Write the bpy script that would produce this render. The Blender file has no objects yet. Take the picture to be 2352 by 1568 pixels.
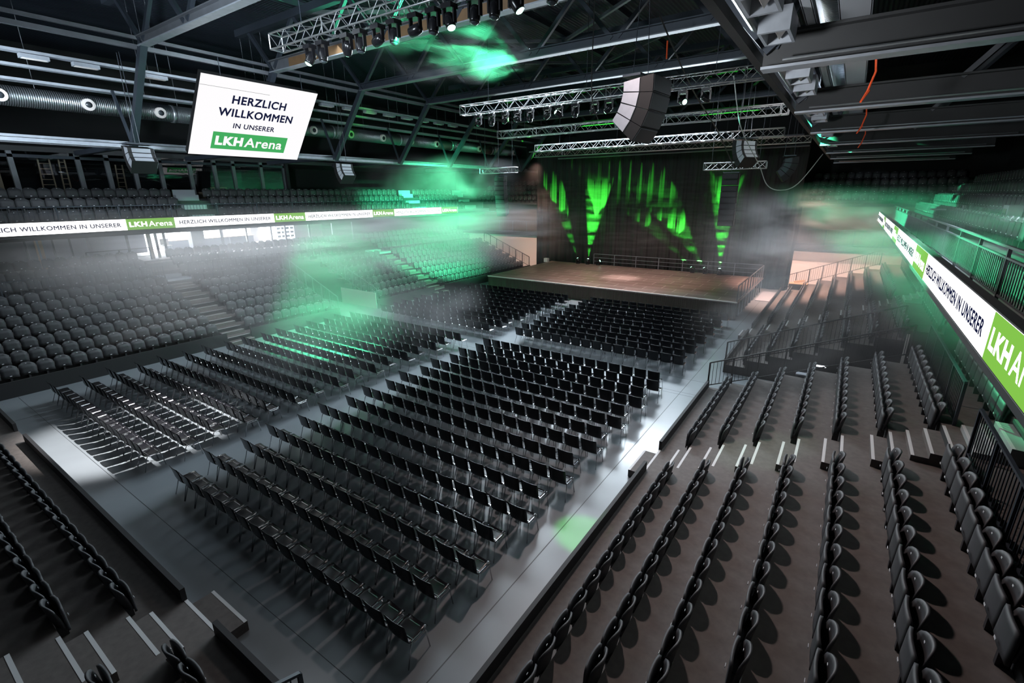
import bpy, bmesh, math, random
from mathutils import Vector, Matrix
random.seed(7)
S = bpy.context.scene
COL = S.collection
# ------------------------------------------------------------------ camera
CAM = Vector((12.847, -3.729, 7.113))
YAW, PITCH, ROLL, FPX = math.radians(34.5909), math.radians(17.1317), math.radians(-0.42926), 1097.32
fw = Vector((-math.sin(YAW)*math.cos(PITCH), math.cos(YAW)*math.cos(PITCH), -math.sin(PITCH)))
rt0 = Vector((math.cos(YAW), math.sin(YAW), 0)); up0 = rt0.cross(fw)
RT = rt0*math.cos(ROLL)+up0*math.sin(ROLL); UPV = up0*math.cos(ROLL)-rt0*math.sin(ROLL)
cd = bpy.data.cameras.new('camera'); cam = bpy.data.objects.new('camera', cd); COL.objects.link(cam)
cd.sensor_width = 36; cd.lens = FPX/2352*36; cd.clip_start = .05; cd.clip_end = 300
M = Matrix((RT, UPV, -fw)).transposed().to_4x4(); M.translation = CAM; cam.matrix_world = M
S.camera = cam
def pix(x, y, z):
    q = Vector((x, y, z))-CAM; d = q.dot(fw)
    if d < .2: return None
    return 1176+FPX*q.dot(RT)/d, 784-FPX*q.dot(UPV)/d, d
def infr(x, y, z, m=30):
    p = pix(x, y, z)
    return p is not None and -m < p[0] < 2352+m and -m < p[1] < 1568+m
# ------------------------------------------------------------------ world, exposure, large lights
W = bpy.data.worlds.new('hall_dark'); S.world = W; W.use_nodes = True
W.node_tree.nodes['Background'].inputs[0].default_value = (.55, .75, 1, 1)
W.node_tree.nodes['Background'].inputs[1].default_value = .004
S.view_settings.view_transform = 'Standard'; S.view_settings.look = 'None'
S.view_settings.exposure = 0.0; S.view_settings.gamma = 1.0
S.cycles.max_bounces = 5; S.cycles.diffuse_bounces = 2; S.cycles.glossy_bounces = 3
S.cycles.volume_bounces = 0; S.cycles.transparent_max_bounces = 8; S.cycles.transmission_bounces = 4
S.cycles.sample_clamp_indirect = 4; S.cycles.use_light_tree = True
S.cycles.caustics_reflective = False; S.cycles.caustics_refractive = False
S.cycles.volume_max_steps = 64
def aim(o, to):
    o.rotation_euler = (Vector(to)-o.location).to_track_quat('-Z', 'Y').to_euler()
def area(name, loc, to, size, w, color, size_y=None, spread=math.pi):
    l = bpy.data.lights.new(name, 'AREA'); l.energy = w; l.color = color; l.size = size; l.spread = spread
    if size_y: l.shape = 'RECTANGLE'; l.size_y = size_y
    o = bpy.data.objects.new(name, l); COL.objects.link(o); o.location = loc; aim(o, to); return o
def spot(name, loc, to, w, color, deg, blend=.3, r=.06):
    l = bpy.data.lights.new(name, 'SPOT'); l.energy = w; l.color = color; l.spot_size = math.radians(deg); l.spot_blend = blend
    l.shadow_soft_size = r
    o = bpy.data.objects.new(name, l); COL.objects.link(o); o.location = loc; aim(o, to); return o
def point(name, loc, w, color, r=.1):
    l = bpy.data.lights.new(name, 'POINT'); l.energy = w; l.color = color; l.shadow_soft_size = r
    o = bpy.data.objects.new(name, l); COL.objects.link(o); o.location = loc; return o
COOL = (.78, .9, 1); WARM = (1, .66, .52); GRN = (.075, 1, .42); LIME = (.06, 1, .06)
SPR = math.radians(115)
area('house_fill', (-1.5, 27.5, 11.0), (0, 13, 0), 15, 2500, COOL, 2.5, SPR)  # this and the next six: unseen broad panels standing in for hall lighting
area('house_fill', (-3, 17.0, 12.2), (-2, 7, 0), 9, 900, COOL, 3, SPR)
area('house_fill', (-5, 10.5, 12.4), (-15, 7, 1), 2.0, 480, COOL, None, SPR)
area('house_fill', (6.3, 10, 12.3), (12, 6, 1.5), .5, 200, (1, .78, .74), None, math.radians(90))
area('house_fill', (-12, -3, 11.8), (-17, 6, 2), 1.0, 110, COOL)
area('house_fill', (-2, 3, 12.4), (-4, 2, 0), 3, 110, COOL)
area('house_fill', (14.0, 13, 8.8), (9.5, 12.5, 0), 1, 330, COOL, 9, math.radians(120))
area('duct_fill', (-11.0, -1, 10.4), (-17, 5, 11.3), .8, 260, COOL, None, math.radians(100))  # added fill that brightens the ribbed duct
area('truss_fill', (1, -6, 11.0), (0, 16, 13.0), 1.2, 380, COOL, None, math.radians(75))  # unseen fill behind the camera, added for trusses and speaker plates
area('flange_fill', (9.5, -4.5, 6.6), (-7, 7, 12.7), .6, 340, COOL, None, math.radians(45))  # made-up fill from below, whitens the nearest truss flanges
area('gallery_fill', (8.6, 1, 7.6), (12.2, 9, 9.7), .8, 90, (.95, .98, 1), None, math.radians(80))  # up-light added to lift the dark side gallery
# ------------------------------------------------------------------ materials
MATS = {}
def mat(name, col, rough=.6, metal=0, emis=None, es=0, noise=None, bump=None, spec=.5, coat=0):
    m = bpy.data.materials.new(name); m.use_nodes = True; nt = m.node_tree; b = nt.nodes['Principled BSDF']
    b.inputs['Base Color'].default_value = (*col, 1); b.inputs['Roughness'].default_value = rough
    b.inputs['Metallic'].default_value = metal; b.inputs['Specular IOR Level'].default_value = spec
    if coat: b.inputs['Coat Weight'].default_value = coat; b.inputs['Coat Roughness'].default_value = .15
    if emis: b.inputs['Emission Color'].default_value = (*emis, 1); b.inputs['Emission Strength'].default_value = es
    if noise:
        sc, amt = noise
        tc = nt.nodes.new('ShaderNodeTexCoord'); n = nt.nodes.new('ShaderNodeTexNoise'); n.inputs['Scale'].default_value = sc
        n.inputs['Detail'].default_value = 4
        mx = nt.nodes.new('ShaderNodeMix'); mx.data_type = 'RGBA'
        mx.inputs[6].default_value = (*[c*(1-amt) for c in col], 1); mx.inputs[7].default_value = (*[min(1, c*(1+amt)) for c in col], 1)
        nt.links.new(tc.outputs['Object'], n.inputs['Vector']); nt.links.new(n.outputs['Fac'], mx.inputs[0]); nt.links.new(mx.outputs[2], b.inputs['Base Color'])
    if bump:
        axis, sc, st = bump
        tc = nt.nodes.new('ShaderNodeTexCoord'); wv = nt.nodes.new('ShaderNodeTexWave'); wv.bands_direction = axis
        wv.inputs['Scale'].default_value = sc; bp = nt.nodes.new('ShaderNodeBump'); bp.inputs['Strength'].default_value = st; bp.inputs['Distance'].default_value = .05
        nt.links.new(tc.outputs['Object'], wv.inputs['Vector']); nt.links.new(wv.outputs['Fac'], bp.inputs['Height']); nt.links.new(bp.outputs['Normal'], b.inputs['Normal'])
    MATS[name] = m; return m
def emat(name, col, st):
    m = bpy.data.materials.new(name); m.use_nodes = True; nt = m.node_tree; nt.nodes.clear()
    e = nt.nodes.new('ShaderNodeEmission'); e.inputs[0].default_value = (*col, 1); e.inputs[1].default_value = st
    o = nt.nodes.new('ShaderNodeOutputMaterial'); nt.links.new(e.outputs[0], o.inputs[0]); MATS[name] = m; return m
mat('floor', (.21, .235, .255), .38, noise=(.6, .22), coat=.22)
MATS['floor'].node_tree.nodes['Principled BSDF'].inputs['Coat Roughness'].default_value = .15
MATS['floor'].node_tree.nodes['Principled BSDF'].inputs['Coat IOR'].default_value = 1.58
mat('floor_seam', (.05, .055, .06), .5)
mat('deck', (.118, .104, .098), .75, noise=(9, .35))
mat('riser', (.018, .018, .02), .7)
mat('nosing', (.62, .63, .64), .6)
mat('chair_black', (.005, .005, .007), .27, noise=(3, .3), spec=.45)
mat('chrome', (.62, .62, .64), .22, 1)
mat('foot', (.02, .02, .02), .6)
mat('seat_shell', (.062, .064, .07), .55, noise=(14, .2))
mat('seat_pan', (.05, .052, .058), .6, noise=(14, .2))
mat('seat_metal', (.06, .06, .065), .5, .6)
mat('tag', (.75, .77, .8), .4)
mat('steel', (.036, .045, .060), .45, .2, noise=(2, .3))
mat('steel_light', (.16, .17, .19), .4, .4, noise=(2, .3))
mat('chord_brown', (.17, .10, .05), .5, noise=(3, .3))
mat('alu', (.62, .63, .65), .32, .9)
mat('galva', (.38, .41, .44), .35, .85, bump=('Y', 4.2, .8), noise=(3, .2))
mat('galva_plain', (.42, .45, .48), .35, .8, noise=(4, .2))
mat('tray', (.36, .39, .44), .45, .4, noise=(5, .25))
mat('tray_slots', (.5, .53, .58), .45, .3)
def slots():
    m = MATS['tray_slots']; nt = m.node_tree; b = nt.nodes['Principled BSDF']; tc = nt.nodes.new('ShaderNodeTexCoord'); br = nt.nodes.new('ShaderNodeTexBrick')
    br.inputs['Scale'].default_value = 1; br.inputs['Brick Width'].default_value = .022; br.inputs['Row Height'].default_value = .12; br.inputs['Mortar Size'].default_value = .016; br.offset = 0
    br.inputs['Color1'].default_value = br.inputs['Color2'].default_value = (.03, .03, .035, 1); br.inputs['Mortar'].default_value = (.5, .53, .58, 1)
    nt.links.new(tc.outputs['Object'], br.inputs['Vector']); nt.links.new(br.outputs['Color'], b.inputs['Base Color'])
slots()
mat('roof_sheet', (.026, .034, .050), .5, .1, bump=('X', 1.6, .9), noise=(.4, .3))
mat('wall_dark', (.012, .013, .015), .8, noise=(.5, .4))
mat('wall_brown', (.17, .12, .09), .8, noise=(.5, .2))
mat('wall_white', (.78, .72, .69), .8, noise=(.6, .06))
mat('wall_grey', (.34, .36, .40), .8, noise=(.7, .12))
mat('wood', (.55, .38, .25), .6, noise=(3, .2))
mat('slab', (.035, .037, .04), .7, noise=(2, .2))
mat('ledge', (.30, .33, .33), .6, noise=(3, .2))
mat('black', (.006, .006, .007), .7)
mat('black_gloss', (.01, .01, .012), .25)
mat('curtain', (.032, .030, .03), .95, bump=('X', 1.3, .6), noise=(.3, .2))
mat('skirt', (.07, .055, .045), .9, bump=('X', 2.5, .5), noise=(.8, .3))
mat('speaker_grille', (.018, .018, .02), .6, noise=(60, .5))
mat('speaker_side', (.52, .54, .60), .5, noise=(9, .1))
mat('orange', (.9, .10, .02), .6)
mat('cable', (.02, .02, .02), .5)
mat('cable_white', (.5, .52, .5), .5)
emat('led_white', (1, .985, 1), 2.8)
emat('screen_white', (1, .985, 1), 1.0)
emat('led_green', (.235, .56, .075), 1.0)
emat('led_green2', (.06, .42, .12), 1.0)
emat('led_navy', (.012, .016, .06), .8)
emat('lens_green', (.2, 1, .5), 5)
emat('lens_white', (.45, 1, .72), 6)
emat('window_light', (.86, .92, 1), 5.5)
emat('lamp_white', (.86, .9, 1), 6)
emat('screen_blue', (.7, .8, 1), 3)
mat('lens_off', (.05, .06, .07), .08)
def glass_mat():
    m = bpy.data.materials.new('glass'); m.use_nodes = True; nt = m.node_tree; nt.nodes.clear()
    o = nt.nodes.new('ShaderNodeOutputMaterial'); mx = nt.nodes.new('ShaderNodeMixShader'); t = nt.nodes.new('ShaderNodeBsdfTransparent')
    g = nt.nodes.new('ShaderNodeBsdfGlossy'); g.inputs['Roughness'].default_value = .0; f = nt.nodes.new('ShaderNodeFresnel'); f.inputs[0].default_value = 1.6
    t.inputs[0].default_value = (.8, .84, .86, 1)
    nt.links.new(f.outputs[0], mx.inputs[0]); nt.links.new(t.outputs[0], mx.inputs[1]); nt.links.new(g.outputs[0], mx.inputs[2]); nt.links.new(mx.outputs[0], o.inputs[0]); MATS['glass'] = m
glass_mat()
def stage_mat():
    m = mat('stage_boards', (.20, .135, .115), .42); nt = m.node_tree; b = nt.nodes['Principled BSDF']
    tc = nt.nodes.new('ShaderNodeTexCoord'); br = nt.nodes.new('ShaderNodeTexBrick')
    br.inputs['Scale'].default_value = 1; br.inputs['Brick Width'].default_value = 2.0; br.inputs['Row Height'].default_value = 1.0
    br.inputs['Mortar Size'].default_value = .016; br.inputs['Color1'].default_value = (.205, .145, .130, 1); br.inputs['Color2'].default_value = (.15, .105, .095, 1)
    br.inputs['Mortar'].default_value = (.50, .42, .39, 1)
    nt.links.new(tc.outputs['Object'], br.inputs['Vector']); nt.links.new(br.outputs['Color'], b.inputs['Base Color'])
stage_mat()
# ------------------------------------------------------------------ mesh helpers
class MB:
    def __init__(s): s.v = []; s.f = []
    def quad(s, a, b, c, d):
        n = len(s.v); s.v += [tuple(a), tuple(b), tuple(c), tuple(d)]; s.f.append((n, n+1, n+2, n+3)); return s
    def box(s, x0, x1, y0, y1, z0, z1):
        n = len(s.v); s.v += [(x, y, z) for z in (z0, z1) for x, y in ((x0, y0), (x1, y0), (x1, y1), (x0, y1))]
        s.f += [tuple(n+i for i in q) for q in ((3, 2, 1, 0), (4, 5, 6, 7), (0, 1, 5, 4), (1, 2, 6, 5), (2, 3, 7, 6), (3, 0, 4, 7))]; return s
    def beam(s, p, q, w, h, upv=(0, 0, 1)):
        p, q = Vector(p), Vector(q); d = (q-p).normalized(); u = Vector(upv)
        if abs(d.dot(u)) > .98: u = Vector((1, 0, 0))
        a = d.cross(u).normalized()*(w/2); b = a.cross(d).normalized()*(h/2); n = len(s.v)
        for c in (p, q): s.v += [tuple(c-a-b), tuple(c+a-b), tuple(c+a+b), tuple(c-a+b)]
        s.f += [tuple(n+i for i in t) for t in ((3, 2, 1, 0), (4, 5, 6, 7), (0, 1, 5, 4), (1, 2, 6, 5), (2, 3, 7, 6), (3, 0, 4, 7))]; return s
    def tube(s, pts, r, n=8, cap=True):
        pts = [Vector(p) for p in pts]; rs = r if isinstance(r, (list, tuple)) else [r]*len(pts); base = len(s.v); ref = None
        for i, p in enumerate(pts):
            d = (pts[min(i+1, len(pts)-1)]-pts[max(i-1, 0)]).normalized()
            if ref is None: ref = Vector((0, 0, 1)) if abs(d.z) < .9 else Vector((1, 0, 0))
            a = d.cross(ref).normalized(); b = d.cross(a); ref = b.cross(d) if False else ref
            s.v += [tuple(p+a*math.cos(2*math.pi*k/n)*rs[i]+b*math.sin(2*math.pi*k/n)*rs[i]) for k in range(n)]
        for i in range(len(pts)-1):
            for k in range(n):
                k2 = (k+1) % n; s.f.append((base+i*n+k, base+(i+1)*n+k, base+(i+1)*n+k2, base+i*n+k2))
        if cap: s.f += [tuple(base+k for k in range(n)), tuple(base+(len(pts)-1)*n+k for k in reversed(range(n)))]
        return s
    def prism(s, poly, axis, a0, a1):
        n = len(s.v); k = len(poly)
        def put(p, a): return {'x': (a, p[0], p[1]), 'y': (p[0], a, p[1]), 'z': (p[0], p[1], a)}[axis]
        s.v += [put(p, a0) for p in poly]+[put(p, a1) for p in poly]
        s.f += [tuple(n+i for i in range(k)), tuple(n+k+i for i in reversed(range(k)))]+[(n+i, n+k+i, n+k+(i+1) % k, n+(i+1) % k) for i in range(k)]
        return s
    def grid(s, fn, nu, nv, thick):
        # thin shell: fn(u, v) -> (point, normal)
        base = len(s.v)
        for side in (0, 1):
            for j in range(nv+1):
                for i in range(nu+1):
                    p, nrm = fn(i/nu, j/nv); s.v.append(tuple(Vector(p)-Vector(nrm)*thick*side))
        K = (nu+1)*(nv+1); I = lambda sd, i, j: base+sd*K+j*(nu+1)+i
        for j in range(nv):
            for i in range(nu):
                s.f.append((I(0, i, j), I(0, i+1, j), I(0, i+1, j+1), I(0, i, j+1))); s.f.append((I(1, i, j+1), I(1, i+1, j+1), I(1, i+1, j), I(1, i, j)))
        for i in range(nu):
            s.f.append((I(1, i, 0), I(1, i+1, 0), I(0, i+1, 0), I(0, i, 0))); s.f.append((I(0, i, nv), I(0, i+1, nv), I(1, i+1, nv), I(1, i, nv)))
        for j in range(nv):
            s.f.append((I(0, 0, j), I(0, 0, j+1), I(1, 0, j+1), I(1, 0, j))); s.f.append((I(1, nu, j), I(1, nu, j+1), I(0, nu, j+1), I(0, nu, j)))
        return s
    def add(s, other, mtx):
        n = len(s.v); s.v += [tuple(mtx @ Vector(p)) for p in other.v]; s.f += [tuple(n+i for i in f) for f in other.f]; return s
    def mesh(s, name, m, smooth=False):
        me = bpy.data.meshes.new(name); me.from_pydata(s.v, [], s.f); me.update()
        if m is not None: me.materials.append(MATS[m])
        bm = bmesh.new(); bm.from_mesh(me); bmesh.ops.recalc_face_normals(bm, faces=bm.faces); bm.to_mesh(me); bm.free()
        if smooth: me.shade_smooth()
        return me
    def build(s, name, m, parent=None, smooth=False, loc=None):
        o = bpy.data.objects.new(name, s.mesh(name, m, smooth)); COL.objects.link(o)
        if parent is not None: o.parent = parent
        if loc is not None: o.location = loc
        return o
def thing(name, label, cat, loc=(0, 0, 0), rz=0, group=None):
    o = bpy.data.objects.new(name, None); COL.objects.link(o); o.location = loc; o.rotation_euler = (0, 0, rz); o.empty_display_size = .1
    return tag(o, label, cat, group)
def tag(o, label, cat, group=None):
    o['label'] = label; o['category'] = cat
    if group: o['group'] = group
    return o
def struct(o, label=None):
    o['kind'] = 'structure'
    if label: o['label'] = label
    return o
def dup(root, loc=None, rz=None, label=None, group=None):
    r = root.copy(); COL.objects.link(r)
    if loc is not None: r.location = loc
    if rz is not None: r.rotation_euler = (0, 0, rz)
    if label: r['label'] = label
    if group: r['group'] = group
    for ch in list(root.children):
        c = ch.copy(); COL.objects.link(c); c.parent = r
        for g in list(ch.children):
            d = g.copy(); COL.objects.link(d); d.parent = c
    return r
ONES = 'zeroth first second third fourth fifth sixth seventh eighth ninth tenth eleventh twelfth thirteenth fourteenth fifteenth sixteenth seventeenth eighteenth nineteenth'.split()
TENS = {20: 'twent', 30: 'thirt', 40: 'fort', 50: 'fift', 60: 'sixt', 70: 'sevent'}
def nth(n):
    if n < 20: return ONES[n]
    t = n//10*10
    return TENS[t]+'ieth' if n == t else TENS[t]+'y-'+ONES[n-t]
def text(parent, s, width, height, loc, right, up, m, bold=0, name='lettering'):
    c = bpy.data.curves.new(name, 'FONT'); c.body = s; c.bevel_depth = bold; c.bevel_resolution = 0; c.extrude = .001; c.align_x = 'LEFT'; c.space_character = 1.0+3.2*bold
    o = bpy.data.objects.new(name, c); COL.objects.link(o); bpy.context.view_layer.update()
    xs = [v[0] for v in o.bound_box]; ys = [v[1] for v in o.bound_box]
    me = bpy.data.meshes.new_from_object(o); bpy.data.objects.remove(o); bpy.data.curves.remove(c)
    r, u = Vector(right).normalized(), Vector(up).normalized(); n = r.cross(u)
    sx = width/(max(xs)-min(xs)); sy = height/(max(ys)-min(ys))
    for v in me.vertices:
        p = v.co; v.co = r*((p.x-(max(xs)+min(xs))/2)*sx)+u*((p.y-(max(ys)+min(ys))/2)*sy)+n*max(-.004, min(.004, p.z*.1))
    me.materials.clear(); me.materials.append(MATS[m])
    o = bpy.data.objects.new(name, me); COL.objects.link(o); o.location = loc
    if parent is not None: o.parent = parent
    return o
# ------------------------------------------------------------------ setting: floor, walls, roof
KR, KL, KB = 9.5, -11.95, -1.45          # kerb lines of the three stands
DK, RS = .79, .325                        # row depth and rise of the stand beside the camera
DL = .82
FZ = -.05
f = MB().box(-28, 21, -14, 43.5, -.3, FZ); struct(f.build('floor', 'floor'))
sm = MB()
for y in (-.62, 13.3, 13.55, 15.0): sm.box(-11.9, 9.5, y-.006, y+.006, FZ, FZ+.002)
for x in (-9.2,): sm.box(x-.006, x+.006, -1.4, 26, FZ, FZ+.002)
sm.box(8.62, 8.64, -8, 36, FZ, FZ+.002)
struct(sm.build('floor_seam_line', 'floor_seam'))
struct(MB().box(-28.3, -28, -14, 44, -.3, 16).build('wall_left', 'wall_dark'))
struct(MB().box(21, 21.3, -14, 44, -.3, 16).build('wall_right', 'wall_dark'))
struct(MB().box(-28, 21, 43.5, 43.8, -.3, 16).build('wall_far', 'wall_dark'))
struct(MB().box(-28, 21, -14.3, -14, -.3, 16).build('wall_back', 'wall_dark'))
struct(MB().box(-28, 21, -14, 44, 15.6, 15.8).build('ceiling', 'roof_sheet'))
# ------------------------------------------------------------------ stands
def terrace(name, poly, axis, a0, a1):
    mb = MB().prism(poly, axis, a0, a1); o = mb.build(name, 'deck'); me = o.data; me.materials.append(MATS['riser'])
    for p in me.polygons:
        if abs(p.normal.z) < .5: p.material_index = 1  # upright faces coloured darker to carry their shade
    return struct(o)
ZW = 2.62
def stand_poly(x0, sg, d, last):
    pts = [(x0, FZ), (x0, .3)]
    for k in range(1, 7): pts += [(x0+sg*d*k, .3+RS*(k-1)), (x0+sg*d*k, .3+RS*k)]
    pts += [(x0+sg*d*7, .3+RS*6), (x0+sg*d*7, ZW)]
    for x, z0, z1 in last: pts += [(x, z0), (x, z1)]
    pts += [(pts[-1][0]+sg*6, pts[-1][1]), (pts[-1][0]+sg*6, FZ)]
    return pts
RU = [(15.98, ZW, 3.02), (16.76, 3.02, 3.42), (17.54, 3.42, 3.5)]
LU = [(-19.4, ZW, 3.02), (-20.2, 3.02, 3.42), (-21.0, 3.42, 3.5)]
pr = stand_poly(KR, 1, DK, RU); pr = [(min(x, 21), z) for x, z in pr]
pl = stand_poly(KL, -1, DL, LU)
for a, b in ((-14, 13.75), (16.63, 35.4)):
    terrace('terrace_floor_right', pr, 'y', a, b); terrace('terrace_floor_left', pl, 'y', a, b)
pb = [(KB, FZ), (KB, .3)]
for k in range(1, 7): pb += [(KB-DK*k, .3+RS*(k-1)), (KB-DK*k, .3+RS*k)]
pb += [(-14, .3+RS*6), (-14, FZ)]
terrace('terrace_floor_back', pb, 'x', -11.9, 7.9)
# kerbs
def kerb(label, x0, x1, y0, y1, h=.56):
    o = MB().box(x0, x1, y0, y1, FZ, h).build('kerb_wall', 'riser'); return struct(o, label)
for a, b in ((-14, 7.09), (8.29, 13.75), (16.63, 22.07), (23.25, 35.4)):
    kerb('black kerb wall at the foot of the railed stand', KR-.02, KR+.06, a, b); kerb('black kerb wall at the foot of the stand below the screen', KL-.06, KL+.02, a, b)
for a, b in ((-11.8, -7.1), (-5.95, 4.25), (5.42, 7.9)): kerb('black kerb wall in front of the short stand', a, b, KB-.08, KB)
# aisle stairs
def stairs(label, kind, a0, a1, n=7, first=True):
    t = thing('aisle_stairs', label, 'stairs')
    def bx(u0, u1, z0, z1, m, nm):
        lo, hi = min(u0, u1), max(u0, u1)
        mb = MB().box(lo, hi, a0, a1, z0, z1) if kind != 'B' else MB().box(a0, a1, lo, hi, z0, z1)
        mb.build(nm, m, t)
    k0, sg, d = {'R': (KR, 1, DK), 'L': (KL, -1, DL), 'B': (KB, -1, DK)}[kind]
    def nose(u, z): bx(u, u+sg*.055, z, z+.004, 'nosing', 'nosing')
    if first:
        bx(k0-sg*.42, k0-sg*.025, FZ, .15, 'deck', 'step'); nose(k0-sg*.42, .15)
    nose(k0, .3)
    for k in range(n-1):
        z = .3+RS*k; u = k0+sg*(d*k+.5*d/.79)
        bx(u, k0+sg*d*(k+1), z, z+RS/2, 'deck', 'step'); nose(u, z+RS/2); nose(k0+sg*d*(k+1), z+RS)
    if n == 7:
        z = .3+RS*6; u0 = k0+sg*d*6
        for j in (1, 2):
            bx(u0+sg*d*j/3, u0+sg*d*7/7, z+(j-1)*.115, z+j*.115, 'deck', 'step'); nose(u0+sg*d*j/3, z+j*.115)
        nose(u0+sg*d, ZW)
    return t
stairs('aisle steps with pale edge strips in the railed stand, ahead of the gap', 'R', 7.09, 8.29)
stairs('aisle steps with pale edge strips in the railed stand, beyond the gap by the stage', 'R', 22.07, 23.25)
stairs('aisle steps with pale edge strips in the stand below the hanging screen', 'L', 7.09, 8.22)
stairs('hazy aisle steps in the stand beside the stage, beyond its gap', 'L', 22.0, 23.2)
stairs('aisle steps with pale edge strips down the short stand behind the chair rows', 'B', 4.25, 5.42, 5)
for kk, (x0, y0) in enumerate(((15.3, 7.0), (15.3, 22.0))):
    t = thing('upper_steps', 'pale steps climbing from the walkway behind the black rail, '+('beside the big ribbon logo' if kk == 0 else 'far down the stand'), 'stairs')
    for j in range(3):
        MB().box(x0+.22*j, 15.98, y0, y0+1.25, ZW+.1*j, ZW+.1*(j+1)).build('step', 'ledge', t); MB().box(x0+.22*j, x0+.22*j+.05, y0, y0+1.25, ZW+.1*(j+1), ZW+.1*(j+1)+.004).build('nosing', 'nosing', t)
for y0 in (7.1, 22.0):
    t = thing('landing_block', 'grey landing block topping the aisle steps '+('below the hanging screen' if y0 < 10 else 'hidden in the green haze'), 'landing')
    MB().box(-18.3, -17.69, y0, y0+1.2, ZW, ZW+.12).build('lower_step', 'wall_grey', t); MB().box(-19.4, -18.9, y0, y0+1.2, ZW, ZW+.2).build('upper_step', 'wall_grey', t)
# railings
def rail_line(name, label, pts, h, m='steel', infill=.13, post_every=1.6, group=None, mid=None):
    """posts, top rail and bars along a polyline of base points"""
    t = thing(name, label, 'railing', group=group)
    top = [Vector(p)+Vector((0, 0, h)) for p in pts]
    mb = MB()
    for a, b in zip(top, top[1:]): mb.beam(a, b, .05, .04)
    mb.build('top_rail', m, t); inf = MB()
    for a, b in zip(pts, pts[1:]):
        a, b = Vector(a), Vector(b); L = (b-a).length; n = max(1, round(L/post_every))
        for i in range(n+1):
            p = a.lerp(b, i/n); MB().beam(p, p+Vector((0, 0, h)), .05, .05).build('post', m, t)
        if infill:
            k = int(L/infill)
            for i in range(1, k): p = a.lerp(b, i/k); inf.beam(p+Vector((0, 0, .08)), p+Vector((0, 0, mid if mid else h)), .014, .014)
            inf.beam(a+Vector((0, 0, .08)), b+Vector((0, 0, .08)), .03, .03)
        if mid: inf.beam(a+Vector((0, 0, mid)), b+Vector((0, 0, mid)), .045, .03)
        if not infill:
            for z in (h*.33, h*.66): inf.beam(a+Vector((0, 0, z)), b+Vector((0, 0, z)), .03, .03)
    inf.build('infill_grille', m, t)
    return t
for y, s in ((13.70, 'before'), (16.68, 'past')):
    rail_line('stair_rail', f'sloping black rail with thin bars just {s} the gap in the railed stand', [(9.52, y, .30), (14.9, y, 2.5)], .95, 'black', post_every=.86)
    rail_line('stair_rail', f'sloping pale-topped rail just {s} the gap in the hazy stand below the screen', [(KL-.02, y, .30), (KL-5.5, y, 2.5)], .95, 'steel_light', post_every=.9)
rail_line('end_rail', 'sloping rail closing the far end of the railed stand before the white wall', [(9.6, 35.38, .42), (14.9, 35.38, 2.55)], .95, 'black', post_every=.78)
rail_line('end_rail', 'sloping rail closing the far end of the hazy stand beside the curtain', [(KL-.1, 35.38, .4), (KL-5.5, 35.38, 2.55)], .95, 'black', post_every=.8)
rail_line('end_rail', 'dark rail end beside the short stand at the bottom of the picture', [(7.95, -1.5, .3), (7.95, -6.2, 2.25)], .95, 'steel', post_every=.8)
rail_line('walkway_rail', 'dark barred guard rail along the walkway above the top of the railed stand', [(15.22, -1.0, ZW), (15.22, 6.95, ZW)], .92, 'steel', post_every=1.3)
rail_line('walkway_rail', 'hazy guard rail along the walkway beyond the pale upper steps', [(15.22, 8.4, ZW), (15.22, 13.6, ZW)], .92, 'steel', post_every=1.3)
rail_line('walkway_rail', 'thin guard rail on the walkway above the seats below the screen', [(-17.8, -2.5, ZW), (-17.8, 7.05, ZW)], .9, 'steel', post_every=1.5)
rail_line('walkway_rail', 'thin guard rail on the hazy walkway beyond the landing block', [(-17.8, 8.3, ZW), (-17.8, 13.6, ZW)], .9, 'steel', post_every=1.5)
# white patch of wall in the gap of the stand below the screen
struct(MB().box(-15.4, KL, 16.60, 16.63, FZ, .3).build('trim_gap_kerb', 'wall_grey')); struct(MB().box(-15.6, KL-.05, 16.59, 16.63, FZ, 1.0).build('wall_gap_left', 'wall_white'))
# ------------------------------------------------------------------ balconies
bl = [(-18.2, 5.2), (-18.2, 5.42), (-16.62, 5.42), (-16.62, 5.5), (-17.6, 5.5), (-17.6, 5.8), (-18.35, 5.8), (-18.35, 6.4), (-19.15, 6.4), (-19.15, 6.88), (-19.95, 6.88), (-19.95, 6.98), (-28, 6.98), (-28, 5.2)]
br = [(15.6, 5.05), (15.6, 5.28), (14.27, 5.28), (14.27, 5.36), (15.4, 5.36), (15.4, 5.8), (16.2, 5.8), (16.2, 6.3), (17.0, 6.3), (17.0, 6.8), (17.8, 6.8), (17.8, 7.3), (18.6, 7.3), (18.6, 7.8), (21, 7.8), (21, 5.05)]
for n, p, a, b in (('balcony_floor_left', bl, -14, 36.5), ('balcony_floor_right', br, -14, 37)):
    o = MB().prism(p, 'y', a, b).build(n, 'slab'); struct(o)
struct(MB().box(14.27, 15.3, -2, 36.5, 5.36, 5.375).build('balcony_floor_edge', 'ledge'))
rail_line('balcony_rail', 'long barred balcony rail behind the near glowing ribbon', [(15.07, -1.5, 5.37), (15.07, 36, 5.37)], .86, 'steel_light', infill=.14, post_every=2.2, mid=.69)
rail_line('balcony_rail', 'long barred balcony rail above the far glowing ribbon', [(-17.15, -1.5, 5.5), (-17.15, 31, 5.5)], 1.2, 'steel', infill=.16, post_every=2.4)
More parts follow.
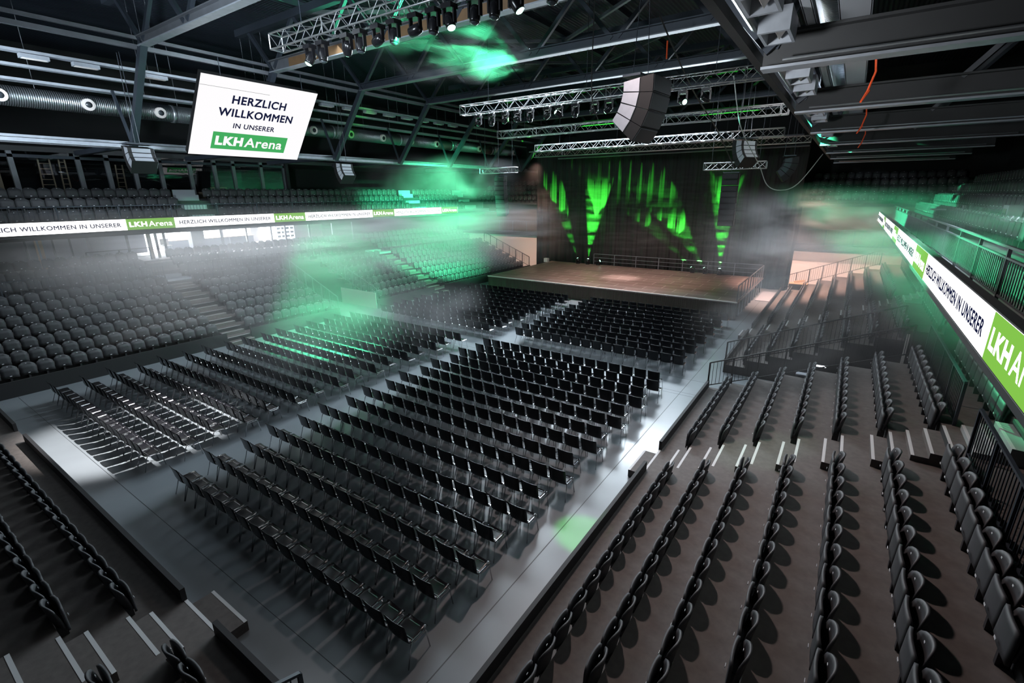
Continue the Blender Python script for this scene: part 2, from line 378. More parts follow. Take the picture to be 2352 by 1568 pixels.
for y0, w, nm in ((9.1, 1.2, 'under the mirrored sign'), (26.6, 1.3, 'behind the green smoke column'), (33.6, 1.2, 'beside the tall speaker column')):
    t = thing('balcony_steps', f'pale concrete aisle steps on the upper balcony {nm}', 'stairs')
    for j, (x0, x1, z0, z1) in enumerate(((-18.35, -17.95, 5.8, 6.1), (-19.15, -18.75, 6.4, 6.64), (-19.95, -19.55, 6.88, 7.2), (-19.9, -19.96, 6.9, 7.5))):
        MB().box(min(x0, x1), max(x0, x1), y0, y0+w, z0, z1).build('step', 'wall_grey', t)
# glazed boxes behind the upper balcony
struct(MB().box(-28, -21.8, -14, 37, 9.35, 9.6).build('gallery_ceiling_slab', 'slab'))
gl = MB()
for a, b in ((-6, 17.4),): gl.box(-21.92, -21.90, a, b, 6.98, 9.35)
struct(gl.build('window_1', 'glass'))
for i, y in enumerate((3.04, 5.65, 6.91, 8.16, 9.49, 11.11, 12.58, 13.79, 15.69, 17.4, .6, -2)):
    struct(MB().box(-22.02, -21.82, y-.1, y+.1, 6.98, 9.35).build('window_post_trim', 'steel_light'))
struct(MB().box(-22.02, -21.82, -6, 17.4, 9.05, 9.2).build('window_head_trim', 'steel'))
struct(MB().box(-27.9, -21.6, 17.4, 17.6, 6.98, 9.35).build('wall_gallery_end', 'wall_dark'))
tag(MB().box(-23.2, -23.1, .2, 2.75, 6.98, 9.1).build('wall_panel', 'wood'), 'pale board panel leaning behind the upper glass at the picture edge', 'panel')
def ladder(label, x, y, z, h, w, m='wood'):
    t = thing('ladder', label, 'ladder', (x, y, z))
    for s in (-1, 1): MB().beam((0, s*w/2, 0), (.25, s*w/2*.8, h), .05, .08).build('stile', m, t)
    for i in range(1, 8): MB().beam((.25*i/8, -w/2*.95, h*i/8), (.25*i/8, w/2*.95, h*i/8), .03, .03).build('rung', m, t)
ladder('wide wooden ladder frame behind the upper glass, beside the pale panel', -22.5, 4.35, 6.98, 2.1, .55)
ladder('thin ladder frame behind the upper glass, just past the wide one', -22.4, 5.05, 6.98, 2.2, .3)
ladder('lone wooden step ladder behind the upper glass under the hanging speaker', -22.5, 7.55, 6.98, 1.9, .4)
for i, (y, w, h) in enumerate(((10.1, .5, .45), (11.8, .9, .42), (13.3, .8, .75), (14.8, .9, .5))):
    tag(MB().box(-23.6, -23.0, y-w/2, y+w/2, 6.98, 6.98+h).build('cardboard_box', 'wood'), ('small', 'broad', 'tall', 'low')[i]+' pale box on the floor behind the upper glass', 'box', None)
t = thing('tube_lamp', 'lit tube lamp glowing behind the upper glass beside the screen', 'lamp', (-24, 11.6, 9.29))
MB().box(-.08, .08, -.65, .65, 0, .06).build('housing', 'steel', t); MB().box(-.06, .06, -.6, .6, -.02, 0).build('tube', 'lamp_white', t)
# lower concourse behind the stand below the screen
struct(MB().box(-28, -21.02, 8.2, 20, 3.5, 3.51).build('concourse_floor', 'wall_white'))
struct(MB().box(-26.9, -26.7, -8, 9.5, 3.5, 5.2).build('wall_concourse', 'wall_grey'))
struct(MB().box(-27.9, -27.8, 9.5, 24, 3.5, 5.2).build('wall_concourse_far', 'wall_white'))
for i, (a, b) in enumerate(((9.6, 11.2), (11.5, 13.2), (13.5, 15.0), (15.4, 17.3), (18.0, 19.6))):
    struct(MB().box(-27.78, -27.74, a, b, 3.56, 5.19).build(f'window_{i+2}', 'window_light'))
for y, m, w in ((3.25, 'wood', .12), (2.66, 'steel', .06), (3.05, 'wood', .07), (3.73, 'steel', .07), (4.44, 'steel', .07), (7.03, 'steel', .1), (8.12, 'wood', .2), (8.49, 'steel', .12), (8.93, 'steel', .12), (12.34, 'steel_light', .16), (14.0, 'steel', .1), (15.8, 'steel', .1), (16.9, 'steel', .12), (18.9, 'steel', .12), (21, 'steel', .12), (23, 'steel', .12)):
    struct(MB().box(-22.05, -21.95, y-w/2, y+w/2, 3.5, 5.2).build('window_mullion_trim', m))
struct(MB().box(-24.6, -24.0, 11.3, 12.1, 3.5, 5.2).build('concourse_column', 'wall_grey'))
struct(MB().box(-24.6, -24.0, 5.8, 6.5, 3.5, 5.2).build('concourse_column', 'wall_grey'))
for i, (y, w) in enumerate(((10.9, .8), (13.4, 1.0), (15.4, .9))):
    t = thing('bar_counter', ('first', 'second', 'third')[i]+' grey counter against the daylit windows under the far ribbon', 'counter', (-26.6, y+.4, 3.5))
    MB().box(-.3, .3, -w, w, 0, .62).build('body', 'wall_grey', t); MB().box(-.36, .36, -w-.05, w+.05, .62, .66).build('top', 'wood', t)
t = thing('office_chair', 'pale wire chair standing in the daylit concourse under the ribbon logo', 'chair', (-24.8, 10.0, 3.51))
mb = MB()
for a in (-.25, .25):
    for b in (-.25, .25): mb.tube([(a, b, 0), (a*.8, b*.8, .45)], .015, 6)
mb.build('leg_frame', 'alu', t); MB().box(-.25, .25, -.25, .25, .45, .49).build('seat', 'wall_white', t); MB().box(-.27, -.24, -.25, .25, .5, .9).build('backrest', 'wall_white', t)
t = thing('media_wall', 'white sponsor board with rows of tiny blue and white patches', 'board', (-23.2, 17.6, 3.5))
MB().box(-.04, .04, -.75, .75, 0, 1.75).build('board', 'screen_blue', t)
for r in range(5):
    for c in range(4): MB().box(.04, .045, -.66+.36*c, -.40+.36*c, .25+.3*r, .4+.3*r).build('patch', 'seat_shell', t)
rail_line('concourse_rail', 'low rail in front of the grey concourse wall under the ribbon', [(-21.6, 4.9, 3.5), (-21.6, 7.9, 3.5)], .7, 'steel', infill=0, post_every=1.5)
area('daylight_in', (-27.5, 13.5, 4.4), (-16, 13.5, 4.2), 8, 3600, (.86, .93, 1), 1.3)
# ------------------------------------------------------------------ far end behind the stage
struct(MB().box(-24, -12.6, 38.0, 38.2, FZ, 3.1).build('wall_far_white', 'wall_white')); struct(MB().box(9.75, 21, 38.0, 38.2, FZ, 3.1).build('wall_far_white', 'wall_white'))
for a, b in ((-24, -12.2), (9.75, 21)):
    struct(MB().box(a, b, 37.8, 43.4, 3.1, 3.4).build('far_gallery_floor', 'slab')); struct(MB().box(a, b, 39.2, 39.4, 3.4, 6.1).build('wall_far_gallery', 'wall_brown'))
    p = [(38.3, 6.1), (38.3, 6.3), (39.1, 6.3), (39.1, 6.8), (39.9, 6.8), (39.9, 7.3), (40.7, 7.3), (40.7, 7.8), (43.4, 7.8), (43.4, 6.1)]
    struct(MB().prism(p, 'x', a, b).build('far_balcony_floor', 'slab'))
rail_line('gallery_rail', 'barred gallery rail catching warm light beside the curtain', [(-19, 37.9, 3.4), (-12.3, 37.9, 3.4)], 1.1, 'steel_light', infill=.13, post_every=1.6)
rail_line('gallery_rail', 'barred gallery rail above the white wall past the stage', [(9.9, 37.9, 3.4), (20, 37.9, 3.4)], 1.1, 'steel', infill=.2, post_every=1.6)
# ------------------------------------------------------------------ stage
t = thing('stage', 'wide low stage of reddish boards with pale front edge before the dark curtain', 'stage', (-.9, 31.15, 0))
MB().box(-9.1, 9.1, -5.05, 5.05, .9, 1.0).build('deck', 'stage_boards', t); MB().box(-9.1, 9.1, -5.08, -4.98, .955, 1.006).build('edge_strip', 'wall_white', t)
MB().box(-9.1, 9.1, -5.0, -4.97, FZ, .9).build('front_skirt', 'skirt', t); MB().box(8.95, 8.98, -5.0, -.2, FZ, .9).build('side_skirt', 'skirt', t); MB().box(-9.05, -9.02, -5.0, 5.0, FZ, .9).build('side_skirt', 'skirt', t)
for i in range(10):
    MB().tube([(9.05, -4.9+i*1.07, FZ), (9.05, -4.9+i*1.07, .9)], .025, 6).build('leg', 'alu', t)
t = rail_line('stage_rail', 'low steel safety rail across the back of the stage', [(-5.6, 36.1, 1.0), (8.1, 36.1, 1.0)], .95, 'steel_light', infill=0, post_every=1.9)
rail_line('stage_rail', 'steel safety rail down the side of the stage beside the railed stand', [(8.15, 26.3, 1.0), (8.15, 36.0, 1.0)], .95, 'steel_light', infill=.5, post_every=1.05)
struct(MB().box(8.3, 9.4, 32.5, 36.2, FZ, .0).build('trim_ramp', 'wall_grey'))
# curtain with folds
mb = MB()
def cf(u, v):
    x = -12.5+22.3*u-(.25*(1-v)*u**8); y = 37.45+.10*math.sin(u*150)+.03*math.sin(u*61+1); return (x, y, .0+11*v), (0, -1, 0)
mb.grid(cf, 240, 3, .03)
tag(mb.build('stage_curtain', 'curtain', None, True), 'tall black backdrop curtain hanging behind the stage', 'curtain')
t = thing('flight_case', 'open equipment case with black gear at the far end of the railed stand', 'case', (10.6, 34.7, .62))
MB().box(-.55, .55, -.35, .35, 0, .4).build('case_body', 'black', t); MB().box(-.55, .55, -.35, .35, .4, .44).build('case_rim', 'wood', t); MB().beam((-.3, 0, .5), (.35, .1, .62), .12, .12).build('loose_gear', 'wood', t)
t = thing('gap_light', 'small bluish strip light glowing on the dark wall of the gap in the railed stand', 'lamp', (12.82, 16.6, .9))
MB().box(-.22, .22, -.02, .03, -.05, .05).build('housing', 'black', t); MB().box(-.17, .17, -.03, -.02, -.03, .03).build('diffuser', 'lamp_white', t)
t = thing('clear_box', 'small grey box on the rail side of the gap in the railed stand', 'box', (12.4, 13.95, FZ))
MB().box(-.2, .2, -.12, .12, 0, 1.35).build('body', 'steel_light', t); MB().box(-.22, .22, -.14, .14, 1.35, 1.4).build('lid', 'wall_grey', t)
tag(MB().box(15.06, 15.14, 16.56, 16.63, FZ, 2.5).build('lit_wall_strip', 'wall_white'), 'pale strip of lit wall at the back of the gap in the railed stand', 'post')  # lit beige wall beyond the gap, built as a pale strip
t = thing('control_box', 'pale control box with dark window among the seats over the near ribbon', 'box', (16.55, 15.6, 6.3))
MB().box(-.15, .15, -.3, .3, 0, .42).build('body', 'wall_grey', t); MB().box(-.16, -.15, -.15, .2, .12, .32).build('window', 'black_gloss', t)
t = thing('small_table', 'small pale table alone on the balcony over the near ribbon', 'table', (15.9, 23.6, 5.8))
MB().box(-.3, .3, -.35, .35, .55, .6).build('tabletop', 'wall_grey', t); MB().tube([(0, 0, 0), (0, 0, .55)], .03, 6).build('leg', 'steel', t)
# ------------------------------------------------------------------ stacking chairs on the floor
CP = [(.52, .395, .36), (.512, .42, .405), (.48, .436, .425), (.38, .44, .44), (.27, .43, .44), (.17, .425, .435), (.115, .428, .43), (.088, .448, .432), (.074, .50, .437), (.054, .63, .447), (.028, .76, .455), (.006, .832, .455), (.0, .85, .42)]
def chair_fn(u, v):
    n = len(CP)-1; t = v*n; i = min(int(t), n-1); a = t-i
    y, z, w = [CP[i][k]*(1-a)+CP[i+1][k]*a for k in range(3)]
    dy, dz = CP[i+1][0]-CP[i][0], CP[i+1][1]-CP[i][1]; L = math.hypot(dy, dz)
    nrm = Vector((0, -dz/L*-1 if False else dz/L, -dy/L)); s = 2*u-1
    c = (1-s*s)*.016
    p = Vector((s*w/2, y, z))-nrm*c
    return p, nrm
def make_chair(label):
    t = thing('conference_chair', label, 'chair')
    MB().grid(chair_fn, 6, 12, .012).build('seat_shell', 'chair_black', t, True)
    for s in (-1, 1):
        MB().tube([(s*.205, .42, .425), (s*.215, .45, .36), (s*.235, .50, .0)], .011, 6).build('front_leg', 'chrome', t, True)
        MB().tube([(s*.205, .16, .425), (s*.218, .11, .36), (s*.25, .0, .0)], .011, 6).build('rear_leg', 'chrome', t, True)
        mb = MB().tube([(s*.212, .13, .428), (s*.212, .46, .428)], .010, 6).tube([(s*.235, .17, .395), (s*.235, .43, .395)], .008, 6).beam((s*.212, .17, .42), (s*.235, .17, .395), .015, .01).beam((s*.212, .43, .42), (s*.235, .43, .395), .015, .01)
        mb.build('linking_bracket', 'chrome', t)
    MB().tube([(-.205, .42, .42), (.205, .42, .42)], .009, 6).tube([(-.205, .18, .42), (.205, .18, .42)], .009, 6).build('crossbar', 'chrome', t)
    return t
def chair_lo():
    a = MB().grid(chair_fn, 3, 12, .012); b = MB()
    for s in (-1, 1):
        b.tube([(s*.205, .42, .425), (s*.235, .50, 0)], .011, 4, False).tube([(s*.205, .16, .425), (s*.25, .0, 0)], .011, 4, False).tube([(s*.222, .13, .42), (s*.222, .46, .42)], .014, 4, False)
    return a, b
chairs = []   # (distance, x, y, block, row, col, ncol)
PIT, WID = .861, .52
def block(nm, x0, y0, nrow, ncol, odd, flip):
    for r in range(nrow):
        for c in range(ncol):
            x = x0+.2275+WID*c+(odd if r % 2 else 0); y = y0+PIT*r
            chairs.append(((Vector((x, y, .5))-CAM).length, x, y, nm, r, c if not flip else ncol-1-c))
block('A', -.03, 0, 16, 16, -.25, False); block('B', -10.12, -.03, 16, 16, .25, True)
block('C', -.07, 15.27, 11, 16, -.17, False); block('D', -9.86, 15.1, 11, 16, .2, True)
chairs.sort()
BN = {'A': 'railed stand side', 'B': 'hanging screen side'}
NCH = 300
cp = None; lo_shell, lo_frame = MB(), MB(); ca, cb = chair_lo()
for i, (d, x, y, nm, r, c) in enumerate(chairs):
    rz = random.uniform(-.012, .012)
    if i < NCH:
        lab = f'black stacking chair, {nth(r+1)} row from the back, {nth(c+1)} from the middle aisle, {BN.get(nm, "stage")}'
        if cp is None: cp = make_chair(lab); cp.location = (x, y, FZ); cp['group'] = 'stacking chairs in rows on the hall floor'
        else: dup(cp, (x, y, FZ), rz, lab)
    else:
        mtx = Matrix.Translation((x, y, FZ)) @ Matrix.Rotation(rz, 4, 'Z'); lo_shell.add(ca, mtx); lo_frame.add(cb, mtx)
o = lo_shell.build('conference_chairs', 'chair_black', None, True); o['kind'] = 'stuff'; tag(o, 'remaining rows of black stacking chairs farther away toward the stage and the screen', 'chairs')
q = lo_frame.build('chair_legs', 'chrome', o); q['kind'] = 'stuff'
# ------------------------------------------------------------------ tip-up seats in the stands (local: faces +Y, back top at y=0, deck at z=0, top at z=.70)
SW = .48
def back_fn(u, v):
    s = 2*u-1; z = .27+.43*v; w = SW*(1 if v < .6 else (1-.10*((v-.6)/.4)**2)); drop = .075*abs(s)**4*max(0, v-.5)/.5
    y = .07*(1-v)-.05*(1-s*s)+.02*s*s
    return Vector((s*w/2, y, z-drop)), Vector((0, 1, .15)).normalized()
def pan_fn(u, v):
    s = 2*u-1; z = .23+.40*v; w = (SW+.02)*(1 if v < .75 else (1-.05*((v-.75)/.25)**2))
    y = .125+.022*(1-s*s)-.015*v
    return Vector((s*w/2, y, z-.02*abs(s)**5)), Vector((0, 1, .05)).normalized()
def seat_parts(lo=False):
    n = 4 if lo else 8
    b = MB().grid(back_fn, n, 4 if lo else 6, .03); p = MB().grid(pan_fn, n, 3 if lo else 5, .035)
    m = MB().box(-.03, .03, .0, .12, 0, .30).box(-.2, .2, .04, .11, .24, .29)
    t = MB().box(-.018, .018, .012, .018, .655, .675).box(-.03, .03, .172, .178, .30, .325)
    return b, p, m, t
def make_seat(label):
    t = thing('tip_up_seat', label, 'seat'); b, p, m, g = seat_parts()
    b.build('backrest', 'seat_shell', t, True); p.build('seat_pan', 'seat_pan', t, True); m.build('bracket', 'seat_metal', t); g.build('number_tag', 'tag', t)
    return t
seats = []   # (dist, x, y, z, rz, label)
def seat_row(fix, lo, hi, axis, z, rz, stand, row, ref, desc, jit=0):
    n = int((hi-lo)/.52+.02); off = ((hi-lo)-n*.52)/2
    for i in range(n):
        a = lo+off+.26+.52*i; x, y = (fix, a) if axis == 'y' else (a, fix)
        if not infr(x, y, z+.5): continue
        k = n-1-i if ref == 'hi' else i
        seats.append(((Vector((x, y, z+.5))-CAM).length, x, y, z, rz, f'grey tip-up seat, {row}, {nth(k+1)} seat {desc}, {stand}'))
RW = ['front row']+[nth(k)+' row' for k in range(2, 12)]
PI = math.pi
def zk(k): return .3+RS*k
for k in range(10):
    xr = KR+DK*(k+1)-.02 if k < 7 else (15.96, 16.74, 17.52)[k-7]; xl = KL-DL*(k+1)+.02 if k < 7 else (-19.38, -20.18, -20.98)[k-7]
    z = zk(k) if k < 7 else (ZW, 3.02, 3.42)[k-7]
    for lo, hi, ref, desc in ((-2.2, 7.02, 'hi', 'before the near steps'), (8.36, 13.68, 'lo', 'past the near steps'), (16.72, 22.0, 'hi', 'past the gap'), (23.3, 34.0, 'lo', 'past the far steps')):
        seat_row(xr, lo, hi, 'y', z, PI/2, 'railed stand', RW[k], ref, desc)
    for lo, hi, ref, desc in ((-2.4, 7.05, 'hi', 'before the steps'), (8.3, 13.65, 'lo', 'past the steps'), (16.7, 21.95, 'hi', 'past the gap'), (23.25, 35.2, 'lo', 'past the far steps')):
        if k >= 7 and lo == 8.3: hi = 20.5
        elif k >= 7 and lo > 15 and lo < 20: continue
        seat_row(xl, lo, hi, 'y', z, -PI/2, 'stand under screen', RW[k], ref, desc)
for k in range(4):
    y = KB-DK*(k+1)+.02
    seat_row(y, -5.9, 4.2, 'x', zk(k), 0, 'short back stand', RW[k], 'hi', 'across its steps'); seat_row(y, 5.47, 7.8, 'x', zk(k), 0, 'short back stand', RW[k], 'lo', 'at its railed end')
    seat_row(y, -11.8, -7.1, 'x', zk(k), 0, 'short back stand', RW[k], 'hi', 'beyond the kerb opening')
for k, (x, z) in enumerate(((-18.32, 5.8), (-19.12, 6.4), (-19.92, 6.88))):
    for lo, hi, ref, desc in ((-3, 8.95, 'hi', 'before the steps'), (10.45, 26.5, 'lo', 'past the steps'), (28, 33.5, 'lo', 'beyond the green smoke')):
        if k < 3: seat_row(x, lo, hi, 'y', z, -PI/2, 'screen side balcony', RW[k], ref, desc)
for k, (x, z) in enumerate(((16.18, 5.8), (16.98, 6.3), (17.78, 6.8), (18.58, 7.3), (20.5, 7.8))):
    seat_row(x, 2, 36, 'y', z, PI/2, 'balcony over near ribbon', RW[k], 'lo', 'along')
for k, (y, z) in enumerate(((39.08, 6.3), (39.88, 6.8), (40.68, 7.3), (42.2, 7.8))):
    seat_row(y, -21, -12.4, 'x', z, PI, 'far balcony by curtain', RW[k], 'hi', 'along'); seat_row(y, 9.9, 19, 'x', z, PI, 'far balcony past stage', RW[k], 'lo', 'along')
seats.sort(key=lambda s: s[0])
sp = None; lo4 = [MB() for _ in range(4)]; lp = seat_parts(True)
for i, (d, x, y, z, rz, lab) in enumerate(seats):
    if i < 300:
        if sp is None: sp = make_seat(lab); sp.location = (x, y, z); sp.rotation_euler = (0, 0, rz); sp['group'] = 'tip-up seats in the stands'
        else: dup(sp, (x, y, z), rz, lab)
    else:
        mtx = Matrix.Translation((x, y, z)) @ Matrix.Rotation(rz, 4, 'Z')
        for a, b in zip(lo4, lp): a.add(b, mtx)
o = lo4[0].build('stand_seats', 'seat_shell', None, True); o['kind'] = 'stuff'; tag(o, 'many more rows of grey tip-up seats farther up the stands and on the balconies', 'seats')
for a, n, m in zip(lo4[1:], ('seat_pans', 'brackets', 'number_tags'), ('seat_pan', 'seat_metal', 'tag')):
    q = a.build(n, m, o, n == 'seat_pans'); q['kind'] = 'stuff'
print('chairs', len(chairs), 'seats', len(seats))
# ------------------------------------------------------------------ roof steel
TY = [5.6, 10.9, 16.1, 21.4, 26.6, 31.8, 37.0]
def roof_truss(i, y):
    pos = ('closest to the camera', 'second in line, with the brown flank', 'third in line', 'fourth in line', 'fifth in line', 'sixth in line', 'last in line toward the stage')[i]
    t = thing('roof_truss', f'dark steel roof truss with slanted side legs, {pos}', 'truss', (0, y, 0))
    hh = .5 if i == 1 else .36
    MB().box(-11.0, 8.4, -.17, .17, 12.70, 12.74).build('bottom_flange', 'tray' if i < 2 else 'steel_light', t)  # nearest two flanges paler: their lit look is put into the colour
    mb = MB().box(-11.0, 8.4, -.03, .03, 12.74, 12.66+hh).box(-11.0, 8.4, -.17, .17, 12.66+hh, 12.70+hh)
    mb.build('bottom_chord', 'steel_light' if i in (0, 1) else 'steel', t)
    if i == 1: MB().box(-9.5, 8.3, -.06, -.035, 12.76, 13.12).build('flank_board', 'chord_brown', t)
    MB().box(-13.6, 11.2, -.14, .14, 14.6, 14.9).build('top_chord', 'steel', t)
    zb, zt = 12.85+.15, 14.6
    xs = [-11.0, -12.4]
    for k in range(6):
        xb = -10.85+3.75*k
        for xt in (xb-1.75, xb+1.95):
            if -13 < xt < 10.5: MB().beam((xb+(.12 if xt > xb else -.12), 0, zb-.1), (xt, 0, zt+.1), .16, .14, (0, 1, 0)).build('web_member', 'steel', t)
    for s, x0, x1 in ((-1, -10.85, -13.95), (1, 8.3, 11.45)):
        MB().beam((x0, 0, 12.85), (x1, 0, 9.25), .26, .24, (0, 1, 0)).build('side_leg', 'steel', t)
        MB().beam((x1, 0, 9.25), (x1+s*1.0, 0, 11.6), .1, .1, (0, 1, 0)).build('brace', 'steel', t)
    MB().box(-21.5, -13.8, -.13, .13, 9.22, 9.45).build('gallery_beam', 'steel', t)
    MB().box(11.3, 17.5, -.16, .16, 8.95, 8.99).build('bottom_flange', 'tray', t)  # brightly lit lower edge painted in as a paler flange
    mb = MB().box(11.3, 17.5, -.02, .02, 8.99, 9.42).box(11.3, 17.5, -.16, .16, 9.42, 9.46)
    mb.build('gallery_beam', 'slab', t)
    MB().tube([(11.6, -.19, 9.05), (17.2, -.19, 9.05)], .022, 6).build('conduit', 'galva_plain', t)
    MB().beam((14.3, 0, 9.4), (16.6, 0, 12.0), .1, .1, (0, 1, 0)).build('brace', 'steel_light', t)
    return t
for i, y in enumerate(TY): roof_truss(i, y)
def long_beam(name, label, x, z, w, h, m, y0=-4, y1=42, flange=False):
    mb = MB()
    if flange: mb.box(x-w/2, x+w/2, y0, y1, z-h/2, z-h/2+.03).box(x-w/2, x+w/2, y0, y1, z+h/2-.03, z+h/2).box(x-.02, x+.02, y0, y1, z-h/2, z+h/2)
    else: mb.box(x-w/2, x+w/2, y0, y1, z-h/2, z+h/2)
    return tag(mb.build(name, m), label, 'beam')
long_beam('eaves_beam', 'pale eaves girder joining the truss legs above the hanging screen', -11.3, 12.72, .16, .16, 'steel_light')
long_beam('eaves_beam', 'second slim eaves girder just over the pale one above the screen', -11.5, 13.1, .12, .12, 'steel_light')
long_beam('eaves_beam', 'heavy black girder running to the far wall beside the silver pipe', 8.5, 12.75, .3, .42, 'black')
long_beam('foot_beam', 'pale girder along the truss feet over the upper glass', -14.2, 9.27, .3, .14, 'tray')
long_beam('foot_beam', 'thin second girder at the truss feet over the upper glass', -14.9, 9.25, .12, .1, 'steel_light')
long_beam('gallery_girder', 'dark girder under the row of square ceiling lamps', 11.12, 9.25, .12, .14, 'black')
for i, x in enumerate((-8.5, -4.75, -1, 2.7, 6.4)):
    long_beam('roof_purlin', f'dark purlin beneath the roof sheets, {nth(i+1)} counted from the screen side', x, 15.1, .2, .3, 'steel', flange=True)
# horizontal roof bracing
for i in range(6):
    for j, (xa, xb) in enumerate(((-8.5, -1), (6.4, -1))):
        mb = MB().beam((xa, TY[i], 14.75), (xb, TY[i+1], 14.75), .14, .14)
        tag(mb.build('roof_brace', 'steel_light'), f'diagonal roof brace {"toward the screen" if j == 0 else "toward the silver pipe"} in the {nth(i+1)} truss bay', 'brace')
# cable trays, ceiling lamps, duct on the screen side
def cable_tray(label, x, z, w, y0, y1, hang=True):
    t = thing('cable_tray', label, 'cable tray')
    MB().box(x-w/2, x+w/2, y0, y1, z, z+.02).build('base', 'tray_slots' if not hang else 'tray', t)
    for s in (-1, 1): MB().box(x+s*w/2-.01, x+s*w/2+.01, y0, y1, z, z+.1).build('side_rail', 'tray', t)
    for y in (range(int(y0)+1, int(y1), 5) if hang else ()): MB().tube([(x+w*.4, y, z), (x+w*.4, y, 15.6)], .012, 5).build('hanger', 'steel_light', t)
    return t
cable_tray('perforated cable tray with tube lamps above the ribbed duct', -13.6, 12.27, .35, -4, 40)
cable_tray('plain cable tray just below the lamp tray over the duct', -14.6, 11.95, .25, -4, 40)
cable_tray('wide cable tray directly above the ribbed duct', -15.6, 11.58, .5, -4, 40)
cable_tray('low cable tray beneath the ribbed duct', -15.4, 9.46, .3, -4, 40, False)
lp_ = None
def tray_lamp(i, y):
    global lp_
    lab = f'unlit boxy ceiling lamp under the lamp tray over the duct, {nth(i+1)} from the picture edge'
    if lp_ is None:
        lp_ = thing('ceiling_lamp', lab, 'lamp', (-13.6, y, 12.2), 0, 'lamps along the cable tray')
        MB().box(-.16, .16, -.42, .42, -.09, .05).build('housing', 'tray', lp_); MB().box(-.12, .12, -.36, .36, -.10, -.088).build('diffuser', 'wall_white', lp_)
    else: dup(lp_, (-13.6, y, 12.2), None, lab)
for i, y in enumerate((2.9, 4.45, 6.9, 11.2, 12.8, 14.2, 15.6, 17.2, 18.8, 20.4, 22, 23.6, 25.2, 26.8)): tray_lamp(i, y)
t = thing('air_duct', 'long silver ribbed air duct with round white nozzles beside the screen', 'duct')
mb = MB()
ys = [(-4, 8.6), (8.75, 18.2), (18.35, 24.2), (24.35, 30.2), (30.35, 36), (36.15, 41)]
for a, b in ys: MB().tube([(-17, a, 11.2), (-17, b, 11.2)], .40, 24).build('duct_run', 'galva', t, True)
for a, b in ys[:-1]: MB().tube([(-17, b, 11.2), (-17, b+.15, 11.2)], .425, 24).build('duct_collar', 'galva_plain', t, True)
for k in range(14):
    y = 2.25+2.87*k; d = Vector((.86, 0, -.5 if False else -.12)).normalized(); c = Vector((-17, y, 11.2))
    n = MB().tube([c+d*.36, c+d*.50], .25, 16, False).tube([c+d*.50, c+d*.52], [.25, .13], 16, False).build('nozzle', 'wall_white', t, True)
    MB().tube([c+d*.45, c+d*.505], .135, 16).build('nozzle_throat', 'lens_off', n, True)
for y in (3.5, 9, 14, 21, 27, 33): MB().tube([(-17, y, 11.6), (-17, y, 15)], .014, 5).build('hanger', 'steel_light', t)
# gallery over the railed stand: pipe, trays, square lamps
t = thing('silver_pipe', 'polished silver pipe running along the gallery beside the square lamps', 'pipe')
for a, b in ((-3, 5.3), (5.9, 10.7), (11.1, 15.8), (16.4, 30)): MB().tube([(11.2, a, 9.55), (11.2, b, 9.55)], .1, 14).build('pipe_run', 'galva_plain', t, True)
cable_tray('broad perforated cable tray hanging over the middle of the side gallery', 12.45, 9.465, .36, -3, 34, False)
cable_tray('ladder cable tray tight beside the square lamps', 11.92, 9.465, .12, -3, 36, False)
t = thing('air_duct', 'dim ribbed duct in shade above the side gallery', 'duct')
MB().tube([(12.1, -3, 10.6), (12.1, 34, 10.6)], .45, 20).build('duct_run', 'galva', t, True)
fx = None
LY = [3.3, 4.8]+[q+d for q in TY[:-1] for d in (1.05, 2.55, 4.05)]
MB_r = MB().box(11.54, 11.60, -3, 36, 9.80, 9.86)
lr = thing('lamp_rail', 'slim rail above the row of square ceiling lamps', 'rail'); MB_r.build('rail_bar', 'steel_light', lr)
for y in (-2, 4, 13, 22, 31): MB().tube([(11.57, y, 9.86), (11.57, y, 15.6)], .012, 5).build('hanger', 'steel_light', lr)
for i, y in enumerate(LY):
    lab = f'square grey ceiling lamp with pointed reflector beside the silver pipe, {nth(i+1)} in line'
    if fx is None:
        fx = thing('square_lamp', lab, 'lamp', (11.57, y, 9.3), 0, 'square lamps along the gallery')
        mb = MB().box(-.2, .2, -.36, -.3, -.1, .16).box(-.2, .2, .3, .36, -.1, .16).box(-.2, -.16, -.3, .3, -.1, .16).box(.16, .2, -.3, .3, -.1, .16).box(-.2, .2, -.36, .36, .16, .2)
        mb.build('housing', 'tray', fx)
        MB().prism([(-.14, .15), (.14, .15), (0, -.06)], 'y', -.26, .26).build('reflector', 'wall_white', fx); MB().beam((0, 0, .2), (0, 0, .52), .03, .03).build('bracket', 'steel_light', fx)
    else: dup(fx, (11.57, y, 9.3), None, lab)
for i, (x, y) in enumerate(((12.75, 8.0), (12.7, 14.2), (12.75, 20.0))):
    pts = [(12.6, y, 9.62), (x, y, 9.5), (x+.05, y+.05, 9.2), (x-.02, y+.1, 8.9), (x-.1, y+.35, 8.75), (x, y+.45, 8.95)]
    tag(MB().tube(pts, .02, 6).build('cable_loop', 'orange'), 'orange cable loop dangling from the gallery, '+('in the first bay', 'in the third bay', 'in the fourth bay')[i], 'cable')
tag(MB().tube([(6.2, 16.2, 12.5), (6.22, 16.2, 11.9)], .03, 6).build('cable_loop', 'orange'), 'orange strap hanging on the third truss near the black girder', 'strap')
